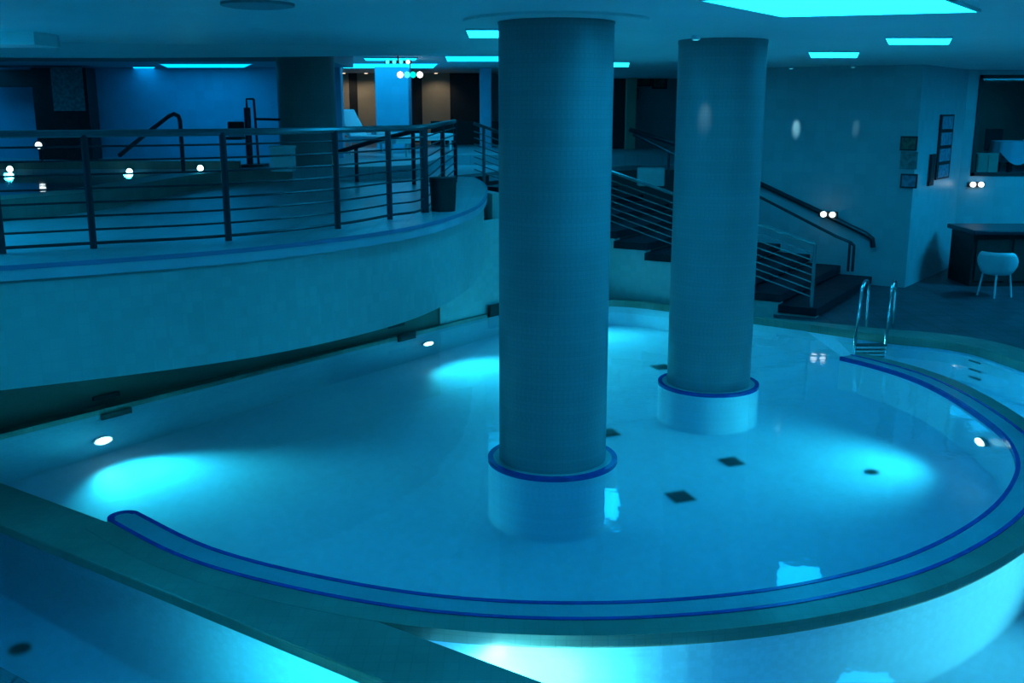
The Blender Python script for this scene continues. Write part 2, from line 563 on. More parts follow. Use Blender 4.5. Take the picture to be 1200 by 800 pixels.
# platform with upper pool
plat_edge = [at(-150, 255, ZP), at(0, 236, ZP), at(110, 226, ZP), at(207, 209, ZP), at(267, 202, ZP), at(330, 198, ZP)]
plat_edge = [Vector((p.x, p.y, 0)) for p in plat_edge]
plat_edge = smoothed(spline(plat_edge + [Vector((-3.0, 18.9, 0)), Vector((-1.9, 19.6, 0)), Vector((-1.6, 22.0, 0))], 6), 3)
rim_w = 0.5
kerb_in = offset(plat_edge, -rim_w)
nk = 31
UPY = 18.2
pl = plat_edge[nk:] + [Vector((-1.5, 24.0, 0)), Vector((8, 24.5, 0)), Vector((8, 34.5, 0)), Vector((-22, 34.5, 0)), Vector((-22, UPY, 0)), Vector((plat_edge[nk].x - .3, UPY, 0))]
pf = struct(MB().prism(pl, ZG, ZP).build('floor_platform', M['gallery']), 'raised tiled platform behind the gallery walk', 'floor')
up = thing('upper_pool', 'raised upper pool with a curved rim behind the balustrade', 'pool', (-7, 15, ZG))
MB().strip(plat_edge[:nk + 1], kerb_in[:nk + 1], ZG, ZP + 0.02).build('rim', M['coping'], up)
MB().box((-11.5, UPY + 0.1, ZP + .02), (13.4, 0.16, 0.24)).build('back_rim', M['coping'], up)
uw = kerb_in[:nk + 1] + [Vector((-5.0, UPY + .05, 0)), Vector((-20, UPY + .05, 0)), Vector((-20, kerb_in[0].y, 0))]
MB().prism(uw, ZG, ZG + 0.03).build('basin', M['pool_tile'], up)
MB().sheet(uw, ZP - 0.05).build('water', M['water'], up)

# ================================================================== walls, ceiling
# pool back wall below stairs: stringer; built with the staircase
# wall behind stairs
waE = WA1 + WA_D * 4.6
struct(wall_box(MB(), WA1, waE, 0.25, ZD, ZC, 1).build('wall_stairs', M['wall']), 'pale tiled wall behind the staircase', 'wall')
WB1 = at(1114, 313, ZD)
struct(wall_box(MB(), WA1, WB1, 0.25, ZD, ZC, -1).build('wall_right', M['wall']), 'short pale wall turning back beside the counter', 'wall')
YC = WB1.y
# wall with window
wz0 = aty(1140, 206, YC).z
wx0 = aty(1137, 206, YC).x
wz1 = ZC - 0.10
wx1 = wx0 + 3.0
wc = MB()
wc.box(((WB1.x - .2 + wx0) / 2, YC + .12, (ZD + ZC) / 2), (wx0 - WB1.x + .2, .24, ZC - ZD))
wc.box(((wx0 + 16) / 2, YC + .12, (ZD + wz0) / 2), (16 - wx0, .24, wz0 - ZD))
wc.box(((wx0 + 16) / 2, YC + .12, (wz1 + ZC) / 2), (16 - wx0, .24, ZC - wz1))
wc.box(((wx1 + 16) / 2, YC + .12, (wz0 + wz1) / 2), (16 - wx1, .24, wz1 - wz0))
struct(wc.build('wall_window', M['wall']), 'pale wall around the interior window', 'wall')
win = thing('window_1', 'dark framed interior window looking into a dim dining room', 'window', (wx0, YC, wz0))
win['kind'] = 'structure'
fm = MB()
fw_ = 0.07
fm.box(((wx0 + wx1) / 2, YC + .05, wz0 + fw_ / 2), (wx1 - wx0, .16, fw_))
fm.box(((wx0 + wx1) / 2, YC + .05, wz1 - fw_ / 2), (wx1 - wx0, .16, fw_))
fm.box((wx0 + fw_ / 2, YC + .05, (wz0 + wz1) / 2), (fw_, .16, wz1 - wz0))
fm.box((wx1 - fw_ / 2, YC + .05, (wz0 + wz1) / 2), (fw_, .16, wz1 - wz0))
fm.build('window_frame', M['dark'], win)
MB().box(((wx0 + wx1) / 2, YC + .06, (wz0 + wz1) / 2), (wx1 - wx0 - .1, .012, wz1 - wz0 - .1)).build('pane', M['glass'], win)
# dining room behind the window
dr = MB()
dr.box((12.2, YC + 5, 2.9), (6, .1, 3.2))
dr.box((wx0 - .9, YC + 2.6, 2.9), (.1, 5, 3.2))
dr.box((15, YC + 2.6, 2.9), (.1, 5, 3.2))
dr.box((12.2, YC + 2.6, 4.5), (6, 5, .1))
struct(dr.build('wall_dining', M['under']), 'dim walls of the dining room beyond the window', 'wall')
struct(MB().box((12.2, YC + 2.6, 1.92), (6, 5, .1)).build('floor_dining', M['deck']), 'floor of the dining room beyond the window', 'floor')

# outer walls of the hall
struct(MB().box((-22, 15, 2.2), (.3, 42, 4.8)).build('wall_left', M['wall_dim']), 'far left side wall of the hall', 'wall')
struct(MB().box((16.1, 10, 2.2), (.3, 28, 4.8)).build('wall_side', M['wall']), 'side wall of the hall by the deck', 'wall')
struct(MB().box((-3, -4, 1.7), (38.5, .3, 5.8)).build('wall_near', M['wall']), 'wall of the hall facing the pool', 'wall')
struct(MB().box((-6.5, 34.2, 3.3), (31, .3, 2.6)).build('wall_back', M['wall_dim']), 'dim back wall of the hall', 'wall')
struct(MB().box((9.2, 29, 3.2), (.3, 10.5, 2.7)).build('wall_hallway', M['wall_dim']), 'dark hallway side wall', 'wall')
# blue wall behind upper pool
bwL = aty(102, 120, 22.6).x
bwR = aty(400, 120, 22.6).x
struct(MB().box(((bwL + bwR) / 2, 22.75, (ZP + ZC2) / 2), (bwR - bwL, .3, ZC2 - ZP)).build('wall_blue', M['wall_blue']), 'blue lit wall behind the upper pool', 'wall')
bw2 = aty(60, 120, 22.6).x
struct(MB().box(((bw2 - 22) / 2, 22.75, (ZP + ZC2) / 2), (abs(-22 - bw2), .3, ZC2 - ZP)).build('wall_blue_end', M['wall_blue']), 'blue lit wall left of the dark portal', 'wall')

# ceiling
le = [Vector((-22.2, 11.2, 0)), Vector((-13, 12.0, 0)), Vector((-8, 13.0, 0)), Vector((-4.5, 13.7, 0)), Vector((-1.5, 14.3, 0)), Vector((0.6, 15.8, 0)), Vector((1.4, 18.6, 0)), Vector((1.7, 22.0, 0))]
le = smoothed(spline(le, 6), 3)
lc = le + [Vector((1.7, 34.2, 0)), Vector((16.2, 34.2, 0)), Vector((16.2, -4, 0)), Vector((-22.2, -4, 0))]
cl = struct(MB().prism(lc, ZC, ZC + 0.28).build('ceiling', M['ceiling']), 'smooth low ceiling over the pool', 'ceiling')
# pale crescent soffit along the edge
ni = len(le) - 14
cr = []
for i in range(ni):
    t = i / (ni - 1)
    cr.append(1.9 * math.sin(PI * min(1, .12 + .88 * t)) ** 0.8)
bv = []
bf = []
for i in range(ni):
    t = i / (ni - 1)
    dr_ = 0.03 + 0.13 * math.sin(PI * min(1, .08 + .92 * t))
    p = le[i]
    bv += [(p.x + .1, p.y - .15 - .35 * cr[i] / 1.9, ZC + .01), (p.x, p.y + .03, ZC - dr_), (p.x, p.y + .12, ZC - dr_), (p.x, p.y + .12, ZC + .1)]
    if i:
        for k in range(3):
            bf.append(((i - 1) * 4 + k, (i - 1) * 4 + k + 1, i * 4 + k + 1, i * 4 + k))
MB().add(bv, bf).build('bulkhead', M['ceiling_pale'], cl)
b0 = aty(-40, 47, 11.2); b1 = aty(40, 47, 11.2)
MB().box(((b0.x + b1.x) / 2, 11.5, ZC - .06), (b1.x - b0.x, .6, .14)).build('downstand', M['ceiling_pale'], cl)
struct(MB().box((-3, 15, ZC2 + .1), (38.5, 39, .2)).build('ceiling_back', M['ceiling']), 'higher ceiling over the gallery and upper pool', 'ceiling')

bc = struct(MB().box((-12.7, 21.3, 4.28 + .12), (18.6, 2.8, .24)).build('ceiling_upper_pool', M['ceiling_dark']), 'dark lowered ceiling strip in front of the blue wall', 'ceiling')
# ================================================================== columns
def column(c, z0, z1, r, label, m, plinth=True):
    t = thing('round_column', label, 'column', (c[0], c[1], z0), 'round tiled columns')
    zb = z0
    if plinth:
        MB().lathe([(r * 1.21, DEEP - z0), (r * 1.21, 0.0)], (c[0], c[1], z0), 64).build('plinth', M['pool_tile'], t, True)
        MB().lathe([(r * 1.22, -0.05), (r * 1.22, 0.022), (r * 1.12, 0.022), (r * 1.12, -0.05), (r * 1.22, -0.05)], (c[0], c[1], z0), 64, False).build('blue_ring', M['stripe'], t, True)
        MB().lathe([(r * 1.13, -0.04), (r * 1.13, 0.018)], (c[0], c[1], z0), 64).build('plinth_top', M['ledge_tile'], t, True)
    MB().lathe([(r, 0.0), (r, z1 - z0 - 0.04), (r * 1.01, z1 - z0 - 0.04), (r * 1.01, z1 - z0)], (c[0], c[1], z0), 64).build('shaft', m, t, True)
    return t
COL1 = (0.405, 9.75)
COL2 = (2.50, 12.62)
column(COL1, 0.0, ZC, 0.53, 'tall grey tiled column on a blue-ringed plinth, the one farther from the ladder', M['column'])
column(COL2, 0.0, ZC, 0.52, 'grey tiled column on a blue-ringed plinth, the one nearer the ladder', M['column'])
c3 = aty(359.5, 120, 19.2)
column((c3.x, 19.2), ZP, ZC2, 0.52, 'dark round column standing on the raised platform', M['column_dark'], False)
# ceiling roses round the two pool columns
for c in (COL1,):
    o = MB().lathe([(0.85, 0.0), (0.85, -0.025), (0.54, -0.025), (0.54, 0)], (c[0], c[1], ZC), 48, False).build('ceiling_ring', M['ceiling'], cl, True)

# ================================================================== gallery balustrade
ppx = [(-230, 306), (-120, 302), (3, 297), (110, 291), (268, 282), (396, 268), (457, 257), (498, 249)]
posts = [at(x, y, ZG) for x, y in ppx] + [Vector((-1.08, 16.2, ZG)), Vector((-1.05, 19.3, ZG))]
rail = thing('gallery_balustrade', 'curved metal balustrade with horizontal bars along the gallery edge', 'railing', (posts[2].x, posts[2].y, ZG))
rp = smoothed(spline(posts, 8), 2)
RH = 1.04
for i, p in enumerate(posts):
    MB().tube([p, p + Vector((0, 0, RH))], 0.034 if i != 7 else 0.05, 8).build('post', M['rail_dark'], rail, True)
MB().tube([p + Vector((0, 0, RH)) for p in rp], 0.034, 8).build('top_rail', M['steel_dark'], rail, True)
for k in range(8):
    h = 0.05 + k * 0.125
    MB().tube([p + Vector((0, 0, h)) for p in rp], 0.011 if k else 0.016, 6).build('rail_bar', M['rail_dark'], rail, True)

# ================================================================== staircase
st = thing('staircase', 'dark tread staircase coming down from the gallery to the deck', 'staircase', (ST_B.x, ST_B.y, ZD))
run = (ST_B - ST_A).length / NST
rise = (ZG - ZD) / NST
SW = ST_W - 0.03
strg = MB()
for i in range(NST):
    a = ST_A + ST_D * run * i
    ztop = ZG - rise * i
    # tread slab with dark riser
    q = MB()
    p0 = a - ST_N * 0.03 - ST_D * 0.0
    pts = [p0, p0 + ST_D * (run + 0.03), p0 + ST_D * (run + 0.03) + ST_N * SW, p0 + ST_N * SW]
    zt = ztop - rise
    if i < NST - 1:
        q.prism(pts, zt - rise * 0.75, zt + 0.0)
        q.build('step', M['tread'], st)
    aa = a + ST_N * 0.02
    zz = max(zt - rise * 0.75, ZD - 0.05)
    strg.prism([aa, aa + ST_D * run, aa + ST_D * run + ST_N * 0.2, aa + ST_N * 0.2], ZD - 0.2, zz)
strg.build('stringer_wall', M['fascia'], st)
# top landing edge
MB().prism([ST_A - ST_D * .5 - ST_N * .03, ST_A + ST_D * .03 - ST_N * .03, ST_A + ST_D * .03 + ST_N * SW, ST_A - ST_D * .5 + ST_N * SW], ZG - rise * .75, ZG + 0.004).build('landing', M['tread'], st)
# white wall from pool rim up to stringer on the left part
wb = MB()
wall_box(wb, LW1 + LWD * 0.1, ST_A + ST_D * 0.1, 0.2, 0.0, ZG - .2, -1)
# stair balustrade
sb = thing('stair_balustrade', 'metal balustrade with sloping bars on the pool side of the staircase', 'railing', (ST_B.x, ST_B.y, ZD))
def stair_pt(t, off, h):
    # t along the stairs from top (0) to bottom (1)
    p = ST_A + ST_D * (ST_B - ST_A).length * t + ST_N * off
    return Vector((p.x, p.y, ZG + (ZD - ZG) * t + h))
TE = 0.905
for t in (0.03, 0.34, 0.66, TE):
    MB().tube([stair_pt(t, .06, -.05), stair_pt(t, .06, 1.0)], 0.03, 8).build('post', M['steel_mid'], sb, True)
MB().tube([stair_pt(0.0, .06, 1.0), stair_pt(TE, .06, 1.0)], 0.03, 8).build('top_rail', M['steel_mid'], sb, True)
for k in range(7):
    h = 0.14 + k * 0.118
    MB().tube([stair_pt(0.0, .06, h), stair_pt(TE, .06, h)], 0.012, 6).build('rail_bar', M['steel_mid'], sb, True)
# handrail on the wall
hr = thing('wall_handrail', 'dark handrail fixed to the wall behind the staircase', 'handrail', (WA1.x, WA1.y, ZD))
wo = ST_W - 0.10
def on_wall(px, py, d=0.10):
    return atplane(px, py, WA1 - ST_N * d, ST_N)
wp = [on_wall(738, 152), on_wall(800, 171), on_wall(890, 215), on_wall(960, 248), on_wall(1014, 274), on_wall(1022, 280), on_wall(1023, 290)]
MB().tube(wp, 0.05, 8).build('rail', M['rail_dark'], hr, True)
for i in (1, 2, 3):
    a = wp[i]
    MB().tube([a, a + Vector((0, 0, -.08)), a + Vector((0, 0, -.08)) + ST_N * .1], 0.015, 6).build('bracket', M['rail_dark'], hr, True)
# middle free-standing rail
hr = thing('stair_handrail', 'slim dark handrail on two posts set in the stair treads', 'handrail', (WA1.x, WA1.y, ZD))
D2 = 0.75
wp = [on_wall(742, 158, D2), on_wall(748, 160, D2), on_wall(885, 228, D2), on_wall(980, 277, D2), on_wall(997, 284, D2), on_wall(1001, 288, D2)]
end = on_wall(1001, 318, D2)
MB().tube(wp + [Vector((wp[-1].x, wp[-1].y, end.z))], 0.028, 8).build('rail', M['rail_dark'], hr, True)
tdir = wp[-2]
for px, yt, yb in ((996, 284, 318), (889, 230, 262), (784, 178, 212)):
    a = on_wall(px, yt, D2); b = on_wall(px, yb, D2)
    MB().tube([a, Vector((a.x, a.y, b.z))], 0.024, 8).build('post', M['rail_dark'], hr, True)

# back wall of pool between gallery and stairs, and under stringer
ww = MB()
pa = LW1 + LWD * 0.05
struct(wall_box(ww, pa, ST_A - ST_D * 0.55 - ST_N * 0.1, 0.2, -0.02, ZG - 0.12, -1).build('wall_return', M['fascia']), 'pale wall joining the gallery to the stairs', 'wall')
cw = bpy.data.objects['wall_return']
MB().prism([LW1 - LWD * 1.6 + LWN * .03, LW1 + LWD * .3 + LWN * .03, LW1 + LWD * .3 + LWN * .004, LW1 - LWD * 1.6 + LWN * .004], 0.055, 1.62).build('cladding', M['fascia'], cw)

# ================================================================== pool ladder
ld = thing('pool_ladder', 'chrome pool ladder with two hooped grab rails beside the stairs', 'ladder', at(1020, 392, ZD))
def lad(px_t, px_b, back):
    # px: top hoop, foot in water
    pw = at(px_b, 404, -0.02)
    pd = at(back, 384, ZD)
    out = (pw - pd); out.z = 0
    L = out.length
    pts = [Vector((pd.x, pd.y, ZD)), Vector((pd.x, pd.y, ZD + .55)) + out * 0.05]
    for k in range(1, 8):
        a_ = PI * k / 8
        c_ = pd + out * 0.42
        pts.append(Vector((c_.x, c_.y, ZD + .58)) + out * (-0.37 * math.cos(a_)) + Vector((0, 0, 0.2 * math.sin(a_))))
    pts += [pd + out * 0.85 + Vector((0, 0, .35)), Vector((pw.x, pw.y, ZD + 0.0)), Vector((pw.x, pw.y, -0.75))]
    MB().tube(pts, 0.026, 10).build('grab_rail', M['chrome'], ld, True)
    return pw
la = lad(1010, 1002, 1015)
lb = lad(1045, 1038, 1046)
for z in (-0.02, -0.24, -0.46, -0.68):
    mid = (la + lb) / 2
    dirv = (lb - la)
    MB().box((mid.x, mid.y, z), (dirv.length, 0.09, 0.03), math.atan2(dirv.y, dirv.x)).build('tread', M['steel_dark'], ld)

# ================================================================== ceiling light panels
def light_panel(corners, z, label, depth=0.02, m='panel_light'):
    c = sum((Vector((p[0], p[1], 0)) for p in corners), Vector()) / 4
    t = thing('ceiling_light', label, 'ceiling light', (c.x, c.y, z), 'cyan ceiling light panels')
    poly = [Vector((p[0], p[1], 0)) for p in corners]
    inn_ = [c + (p - c) * 0.97 for p in poly]
    MB().prism(inn_, z - depth, z - depth + 0.012).build('diffuser', M[m], t)
    fr = MB()
    for i in range(4):
        a1, a2 = poly[i], poly[(i + 1) % 4]
        b1, b2 = inn_[i], inn_[(i + 1) % 4]
        fr.prism([a1, a2, b2, b1], z - depth - 0.004, z)
    fr.build('frame', M['white'], t)
    return t
def panel_px(px0, px1, y0, y1, z, label, skew=0, m='panel_light'):
    # quad seen between pixel rows y0 (near) and y1 (far)
    q = [at(px0, y0, z), at(px1, y0, z), at(px1 - skew, y1, z), at(px0 + skew, y1, z)]
    return light_panel(q, z, label, m=m)
# the big one over the pool, turned against the view
A1 = at(915, 17, ZC); A2 = at(1150, 11, ZC)
u = (A2 - A1)
v = at(832, 0, ZC) - A1
light_panel([A1, A2, A2 + v * 1.15, A1 + v * 1.15], ZC, 'large square cyan ceiling light over the pool by the columns')
panel_px(1037, 1117, 42.5, 50, ZC, 'small cyan ceiling light nearest the big square one', 4)
panel_px(947, 1008, 59.5, 66, ZC, 'small cyan ceiling light in front of the stair wall', 3)
panel_px(545, 640, 33, 42, ZC, 'cyan ceiling light just behind the tall column', 4)
panel_px(520, 620, 64.5, 71, ZC2, 'cyan ceiling light above the gallery end', 3, 'panel_far')
panel_px(395, 515, 73.5, 79, ZC2, 'long cyan ceiling light right of the dark column', 6, 'panel_far')
panel_px(425, 490, 67, 70, ZC2, 'thin cyan ceiling light behind the spot lamps', 3, 'panel_far')
panel_px(185, 297, 73.5, 78, 4.28, 'long cyan ceiling light over the upper pool', 10, 'panel_blue')

panel_px(155, 182, 77, 79.5, 4.28, 'tiny cyan ceiling light at the blue wall', 2, 'panel_blue')
panel_px(-120, -8, 73.5, 78, 4.28, 'added unseen cyan ceiling light left of the dark portal', 4, 'panel_blue')  # panel added out of view to brighten the blue wall end
panel_px(700, 738, 72, 77, ZC, 'small cyan ceiling light at the hallway entrance', 1)
for x, y, lab in ((-4.5, 4.0, 'unseen square cyan ceiling light over the near deck'), (4.5, 2.5, 'unseen square cyan ceiling light over the near end of the outer pool'),
                  (12.2, 17.0, 'added unseen square cyan ceiling light over the dark deck by the counter'), (-6.8, 9.2, 'added unseen square cyan ceiling light over the far end of the gallery walk')):
    h_ = 1.5 if x > 10 else 1.0
    light_panel([(x - h_, y - h_, 0), (x + h_, y - h_, 0), (x + h_, y + h_, 0), (x - h_, y + h_, 0)], ZC, lab)  # panels out of view, added to light the hall, counter side and gallery

# recessed round vent in the ceiling
vt = at(302, 4, ZC)
tag(MB().lathe([(0.28, 0), (0.28, -0.02), (0.22, -0.03), (0.05, -0.025)], (vt.x, vt.y, ZC), 32).build('ceiling_vent', M['ceiling_dark'], smooth=True), 'dark round vent in the low ceiling', 'vent')

# ================================================================== underwater lamps
def disc(mb, c, n, r, th, seg=24, r2=None):
    n = Vector(n).normalized()
    a = n.cross(Vector((0, 0, 1))).normalized()
    b = a.cross(n).normalized()
    c = Vector(c)
    vs = [c + (a * math.cos(2 * PI * k / seg) + b * math.sin(2 * PI * k / seg)) * r for k in range(seg)]
    vs += [p + n * th for p in ([c + (a * math.cos(2 * PI * k / seg) + b * math.sin(2 * PI * k / seg)) * (r2 or r) for k in range(seg)])]
    fs = [tuple(range(seg)), tuple(range(seg, 2 * seg))] + [(k, (k + 1) % seg, (k + 1) % seg + seg, k + seg) for k in range(seg)]
    return mb.add(vs, fs)
def pool_lamp(p, n, label, watts, tilt=0.3, r=0.1, cone=120, lens='lens', blend=0.8, colr=POOLC):
    n = Vector(n).normalized()
    t = thing('underwater_lamp', label, 'pool lamp', p, 'underwater lamps')
    disc(MB(), Vector(p) - n * 0.03, n, r * 1.15, 0.045, 24, r * 1.1).build('bezel', M['steel'], t)
    disc(MB(), Vector(p) + n * 0.005, n, r, 0.03, 24, r * .85).build('lens', M[lens], t)
    if watts:
        l = bpy.data.lights.new('lamp_beam', 'SPOT')
        l.energy = watts
        l.color = colr
        l.spot_size = R(cone)
        l.spot_blend = blend
        l.shadow_soft_size = 0.08
        o = bpy.data.objects.new('lamp_beam', l)
        C.objects.link(o)
        o.parent = t
        o.location = n * 0.08
        dd = Vector((n.x, n.y, -tilt)).normalized()
        o.rotation_euler = dd.to_track_quat('-Z', 'Y').to_euler()
    return t
PSN = Vector(((PSB - PSA).y, -(PSB - PSA).x, 0)).normalized()
for (px, py, lab) in ((118, 515, 'bright underwater lamp in the gallery side wall in deepest shade'),
                      (499, 402, 'bright underwater lamp in the gallery side wall close to the tall column')):
    p = atplane_w(px, py, PSA, PSN) + PSN * 0.04
    print('lamp', p)
    pool_lamp(p, PSN, lab, 250, 0.22, cone=110, blend=1.0)
best = None
for k in range(1, 14):
    p = atw(1145, 517, -0.05 * k)
    i = min(range(NL), key=lambda j: (led[j] - Vector((p.x, p.y, 0))).length)
    d = (led[i] - Vector((p.x, p.y, 0))).length
    if best is None or d < best[0]: best = (d, p, i)
d, p, i = best
tt = (led[i + 1] - led[i - 1]).normalized()
nn = Vector((-tt.y, tt.x, 0))
pp = led[i] + nn * 0.06
print('ledge lamp', best, pp)
pool_lamp((pp.x, pp.y, p.z), nn, 'bright underwater lamp in the inner face of the curved ledge', 190, 0.22, cone=110, blend=1.0)
pl_ = at(660, 360); i = min(range(len(rim)), key=lambda j: (rim[j] - pl_).length)
tt = (rim[i + 1] - rim[i - 1]).normalized()
pool_lamp(rim[i] + Vector((tt.y, -tt.x, 0)) * .06 + Vector((0, 0, -.4)), Vector((tt.y, -tt.x, 0)), 'added underwater lamp hidden in the back wall behind the tall column', 170, 0.25, cone=160)  # added lamp, hidden by the column, brightens the middle of the pool
# lamps of the outer channel, facing the curved ledge
pool_lamp(dv(-3.5, DV_FAR + 0.035) + Vector((0, 0, -.45)), DV_N, 'underwater lamp in the far face of the straight divider', 230, 0.1, cone=150, colr=(.16, .95, 1))
pool_lamp(Vector((6.55, 5.75, -.45)), Vector((3.1, 7.4, 0)) - Vector((6.55, 5.75, 0)), 'underwater lamp at the near end of the outer pool', 420, 0.05, cone=46, colr=(.16, .95, 1))
pool_lamp(Vector((7.0, 11.8, -.45)), Vector((-1, -.3, 0)), 'underwater lamp in the pool wall below the dark deck', 200, 0.2, cone=150)
pool_lamp(dv(-4.2, DECK_NEAR + 0.035) + Vector((0, 0, -.45)), DV_N, 'underwater lamp in the near wall of the narrow pool', 75, 0.2, cone=150)

# upper pool lamps on the back rim and one standing lamp
for px, py, lab in ((12, 198, 'white lamp on the upper pool back rim below the blue doorway'), (152, 201, 'small white lamp on the upper pool back rim below the blue wall'), (235, 197, 'white lamp on the upper pool back rim nearest the dark column')):
    p = aty(px, py, UPY - 0.06)
    pool_lamp(p, (0, -1, 0), lab, 6, 0.5, 0.055, lens='lens')
p = aty(48, 170, 20)
t = thing('floor_spotlight', 'white spotlight on a short stem behind the upper pool', 'spotlight', (p.x, p.y, ZP))
MB().tube([(p.x, p.y, ZP), (p.x, p.y, p.z)], 0.02, 8).build('stem', M['dark'], t, True)
disc(MB(), p, (0, -1, 0), 0.09, 0.1).build('housing', M['dark'], t)
disc(MB(), p + Vector((0, -.1, 0)), (0, -1, 0), 0.065, 0.01).build('bulb', M['bulb'], t)

# ================================================================== skimmers, grates
def skimmer(px, py, label, wd=0.38, h=0.22):
    p = atplane_w(px, py, PSA, PSN) + PSN * 0.03
    t = thing('skimmer', label, 'skimmer', p, 'pool wall skimmers')
    rz = math.atan2((PSB - PSA).y, (PSB - PSA).x)
    f_ = MB().box(p, (wd, 0.03, h), rz).build('frame', M['dark'], t)
    MB().box(p + PSN * 0.01, (wd * .86, 0.03, h * .75), rz).build('opening', M['dark'], f_)
skimmer(135, 484, 'dark slot skimmer beside the lamp nearer the divider')
skimmer(475, 396, 'dark slot skimmer beside the lamp nearer the tall column')
skimmer(579, 368, 'dark slot skimmer at the pool corner behind the tall column')
for px, py, lab in ((124, 464, 'small dark vent above the skimmer nearer the divider'), (464, 381, 'small dark vent above the skimmer nearer the tall column'), (568, 354, 'small dark vent above the corner skimmer')):
    p = atplane(px, py, LWA, LWN) + LWN * 0.01
    rz = math.atan2(LWD.y, LWD.x)
    tag(MB().box(p, (0.34, 0.03, 0.05), rz).build('wall_vent', M['dark'], bevel=.008), lab, 'vent', 'vents under the gallery')
def grate(px, py, label, s, sy=None, rz=0.5, m='dark', ro=False):
    p = atw(px, py, DEEP)
    t = thing('floor_grate', label, 'drain', (p.x, p.y, DEEP), 'pool floor grates')
    sy = sy or s
    if ro:
        MB().lathe([(s / 2, 0.0), (s / 2, .015), (s * .42, .02)], p, 24).build('frame', M['steel_dark'], t)
        MB().lathe([(s * .4, 0.0), (s * .4, .024)], p, 24).build('plate', M[m], t)
        return
    mm = Matrix.Rotation(rz, 3, 'Z')
    f_ = MB().box(p + Vector((0, 0, .008)), (s, sy, .016), rz).build('frame', M[m], t)
    for k in range(4):
        o = mm @ Vector(((-.3 + .2 * k) * s, 0, .018))
        MB().box(p + o, (s * .07, sy * .85, .012), rz).build('slat', M['steel_dark'], f_)
grate(797, 582, 'dark square floor grate nearest the curved ledge lines', .24, .26, 0.35)
grate(857, 541, 'faded square floor grate between the columns and the ledge lamp', .22, .24, 0.35, 'wood_dark')
grate(1022, 553, 'small round dark drain in front of the ledge lamp', .16, ro=True)
grate(712, 507, 'dark floor grate right behind the tall column', .24, .26, 0.35)
grate(775, 430, 'dark floor grate behind the column nearer the ladder', .26, .26, 0.35)
grate(23, 757, 'round dark drain in the narrow near pool', .17, ro=True)
# three small slots in the outer pool wall under the deck
p = at(1142, 420)
i = min(range(len(rim)), key=lambda j: (rim[j] - Vector((p.x, p.y, 0))).length)
tt = (rim[i + 1] - rim[i - 1]).normalized()
nn = Vector((tt.y, -tt.x, 0))
for py, wh in ((424, 'uppermost'), (434, 'middle'), (443, 'lowest')):
    pw = atplane_w(1142, py, rim[i] + nn * .03, nn, WL2)
    tag(MB().box(pw, (0.22, 0.03, 0.07), math.atan2(tt.y, tt.x)).build('wall_step', M['steel_dark'], bevel=.006), wh + ' of three dark toe slots in the pool wall below the deck', 'toe slot', 'toe slots in the pool wall')

# ================================================================== deck furniture
# tub chair, its back to the pool
cp = at(1165, 347, ZD)
ch_ = thing('tub_chair', 'white plastic tub chair standing on the dark deck', 'chair', (cp.x, cp.y, ZD))
shell = MB()
n = 40
rows = []
face = R(60)                        # direction the open front faces
for j in range(10):
    s_ = j / 9
    ring = []
    for k in range(n):
        a_ = 2 * PI * k / n
        back = 0.5 - 0.5 * math.cos(a_ - face)          # 0 front, 1 back
        top = 0.47 + 0.36 * min(1, back * 1.25) ** 1.4
        if s_ < 0.4:
            r_ = 0.25 * (s_ / 0.4) ** .7
            z_ = 0.40 + 0.02 * (s_ / .4) ** 3
        else:
            q_ = (s_ - .4) / .6
            r_ = 0.25 + 0.09 * math.sin(q_ * PI / 2)
            z_ = 0.42 + (top - 0.42) * q_
        ring.append((cp.x + r_ * math.cos(a_), cp.y + r_ * math.sin(a_), ZD + z_))
    rows.append(ring)
vs = [p for r_ in rows for p in r_]
fs = [(i * n + k, i * n + (k + 1) % n, (i + 1) * n + (k + 1) % n, (i + 1) * n + k) for i in range(9) for k in range(n)]
so_ = shell.add(vs, fs).build('shell', M['plastic_white'], ch_, True)
md = so_.modifiers.new('thick', 'SOLIDIFY'); md.thickness = 0.018
for k in range(4):
    a_ = PI / 4 + k * PI / 2 + 0.35
    b0 = cp + Vector((.22 * math.cos(a_), .22 * math.sin(a_), .43))
    b1 = cp + Vector((.28 * math.cos(a_), .28 * math.sin(a_), 0))
    MB().tube([b0, b1], 0.017, 8).build('leg', M['plastic_white'], ch_, True)

# dark counter behind the chair
kc = at(1134, 336, ZD)
kt = thing('bar_counter', 'dark panelled counter behind the white tub chair', 'counter', (kc.x, kc.y, ZD))
kx0, kx1, ky = kc.x + 0.05, kc.x + 3.6, kc.y
MB().box(((kx0 + kx1) / 2, ky + .55, ZD + .5), (kx1 - kx0, 1.0, 1.0)).build('body', M['wood_dark'], kt)
kb = bpy.data.objects[kt.children[0].name]
for k in range(5):
    x = kx0 + .36 + k * .7
    MB().box((x, ky + .04, ZD + .5), (.6, .04, .8)).build('panel', M['wood_dark'], kb, bevel=.01)
MB().box(((kx0 + kx1) / 2, ky + .55, ZD + 1.04), (kx1 - kx0 + .12, 1.25, .09)).build('top', M['rail_dark'], kt, bevel=.02)
lp = at(1116, 318, ZD)
tag(MB().box((lp.x + .55, lp.y + .1, ZD + .2), (.5, .5, .4)).build('low_stool', M['wood_dark'], bevel=.03), 'low dark block seat at the wall left of the counter', 'stool')

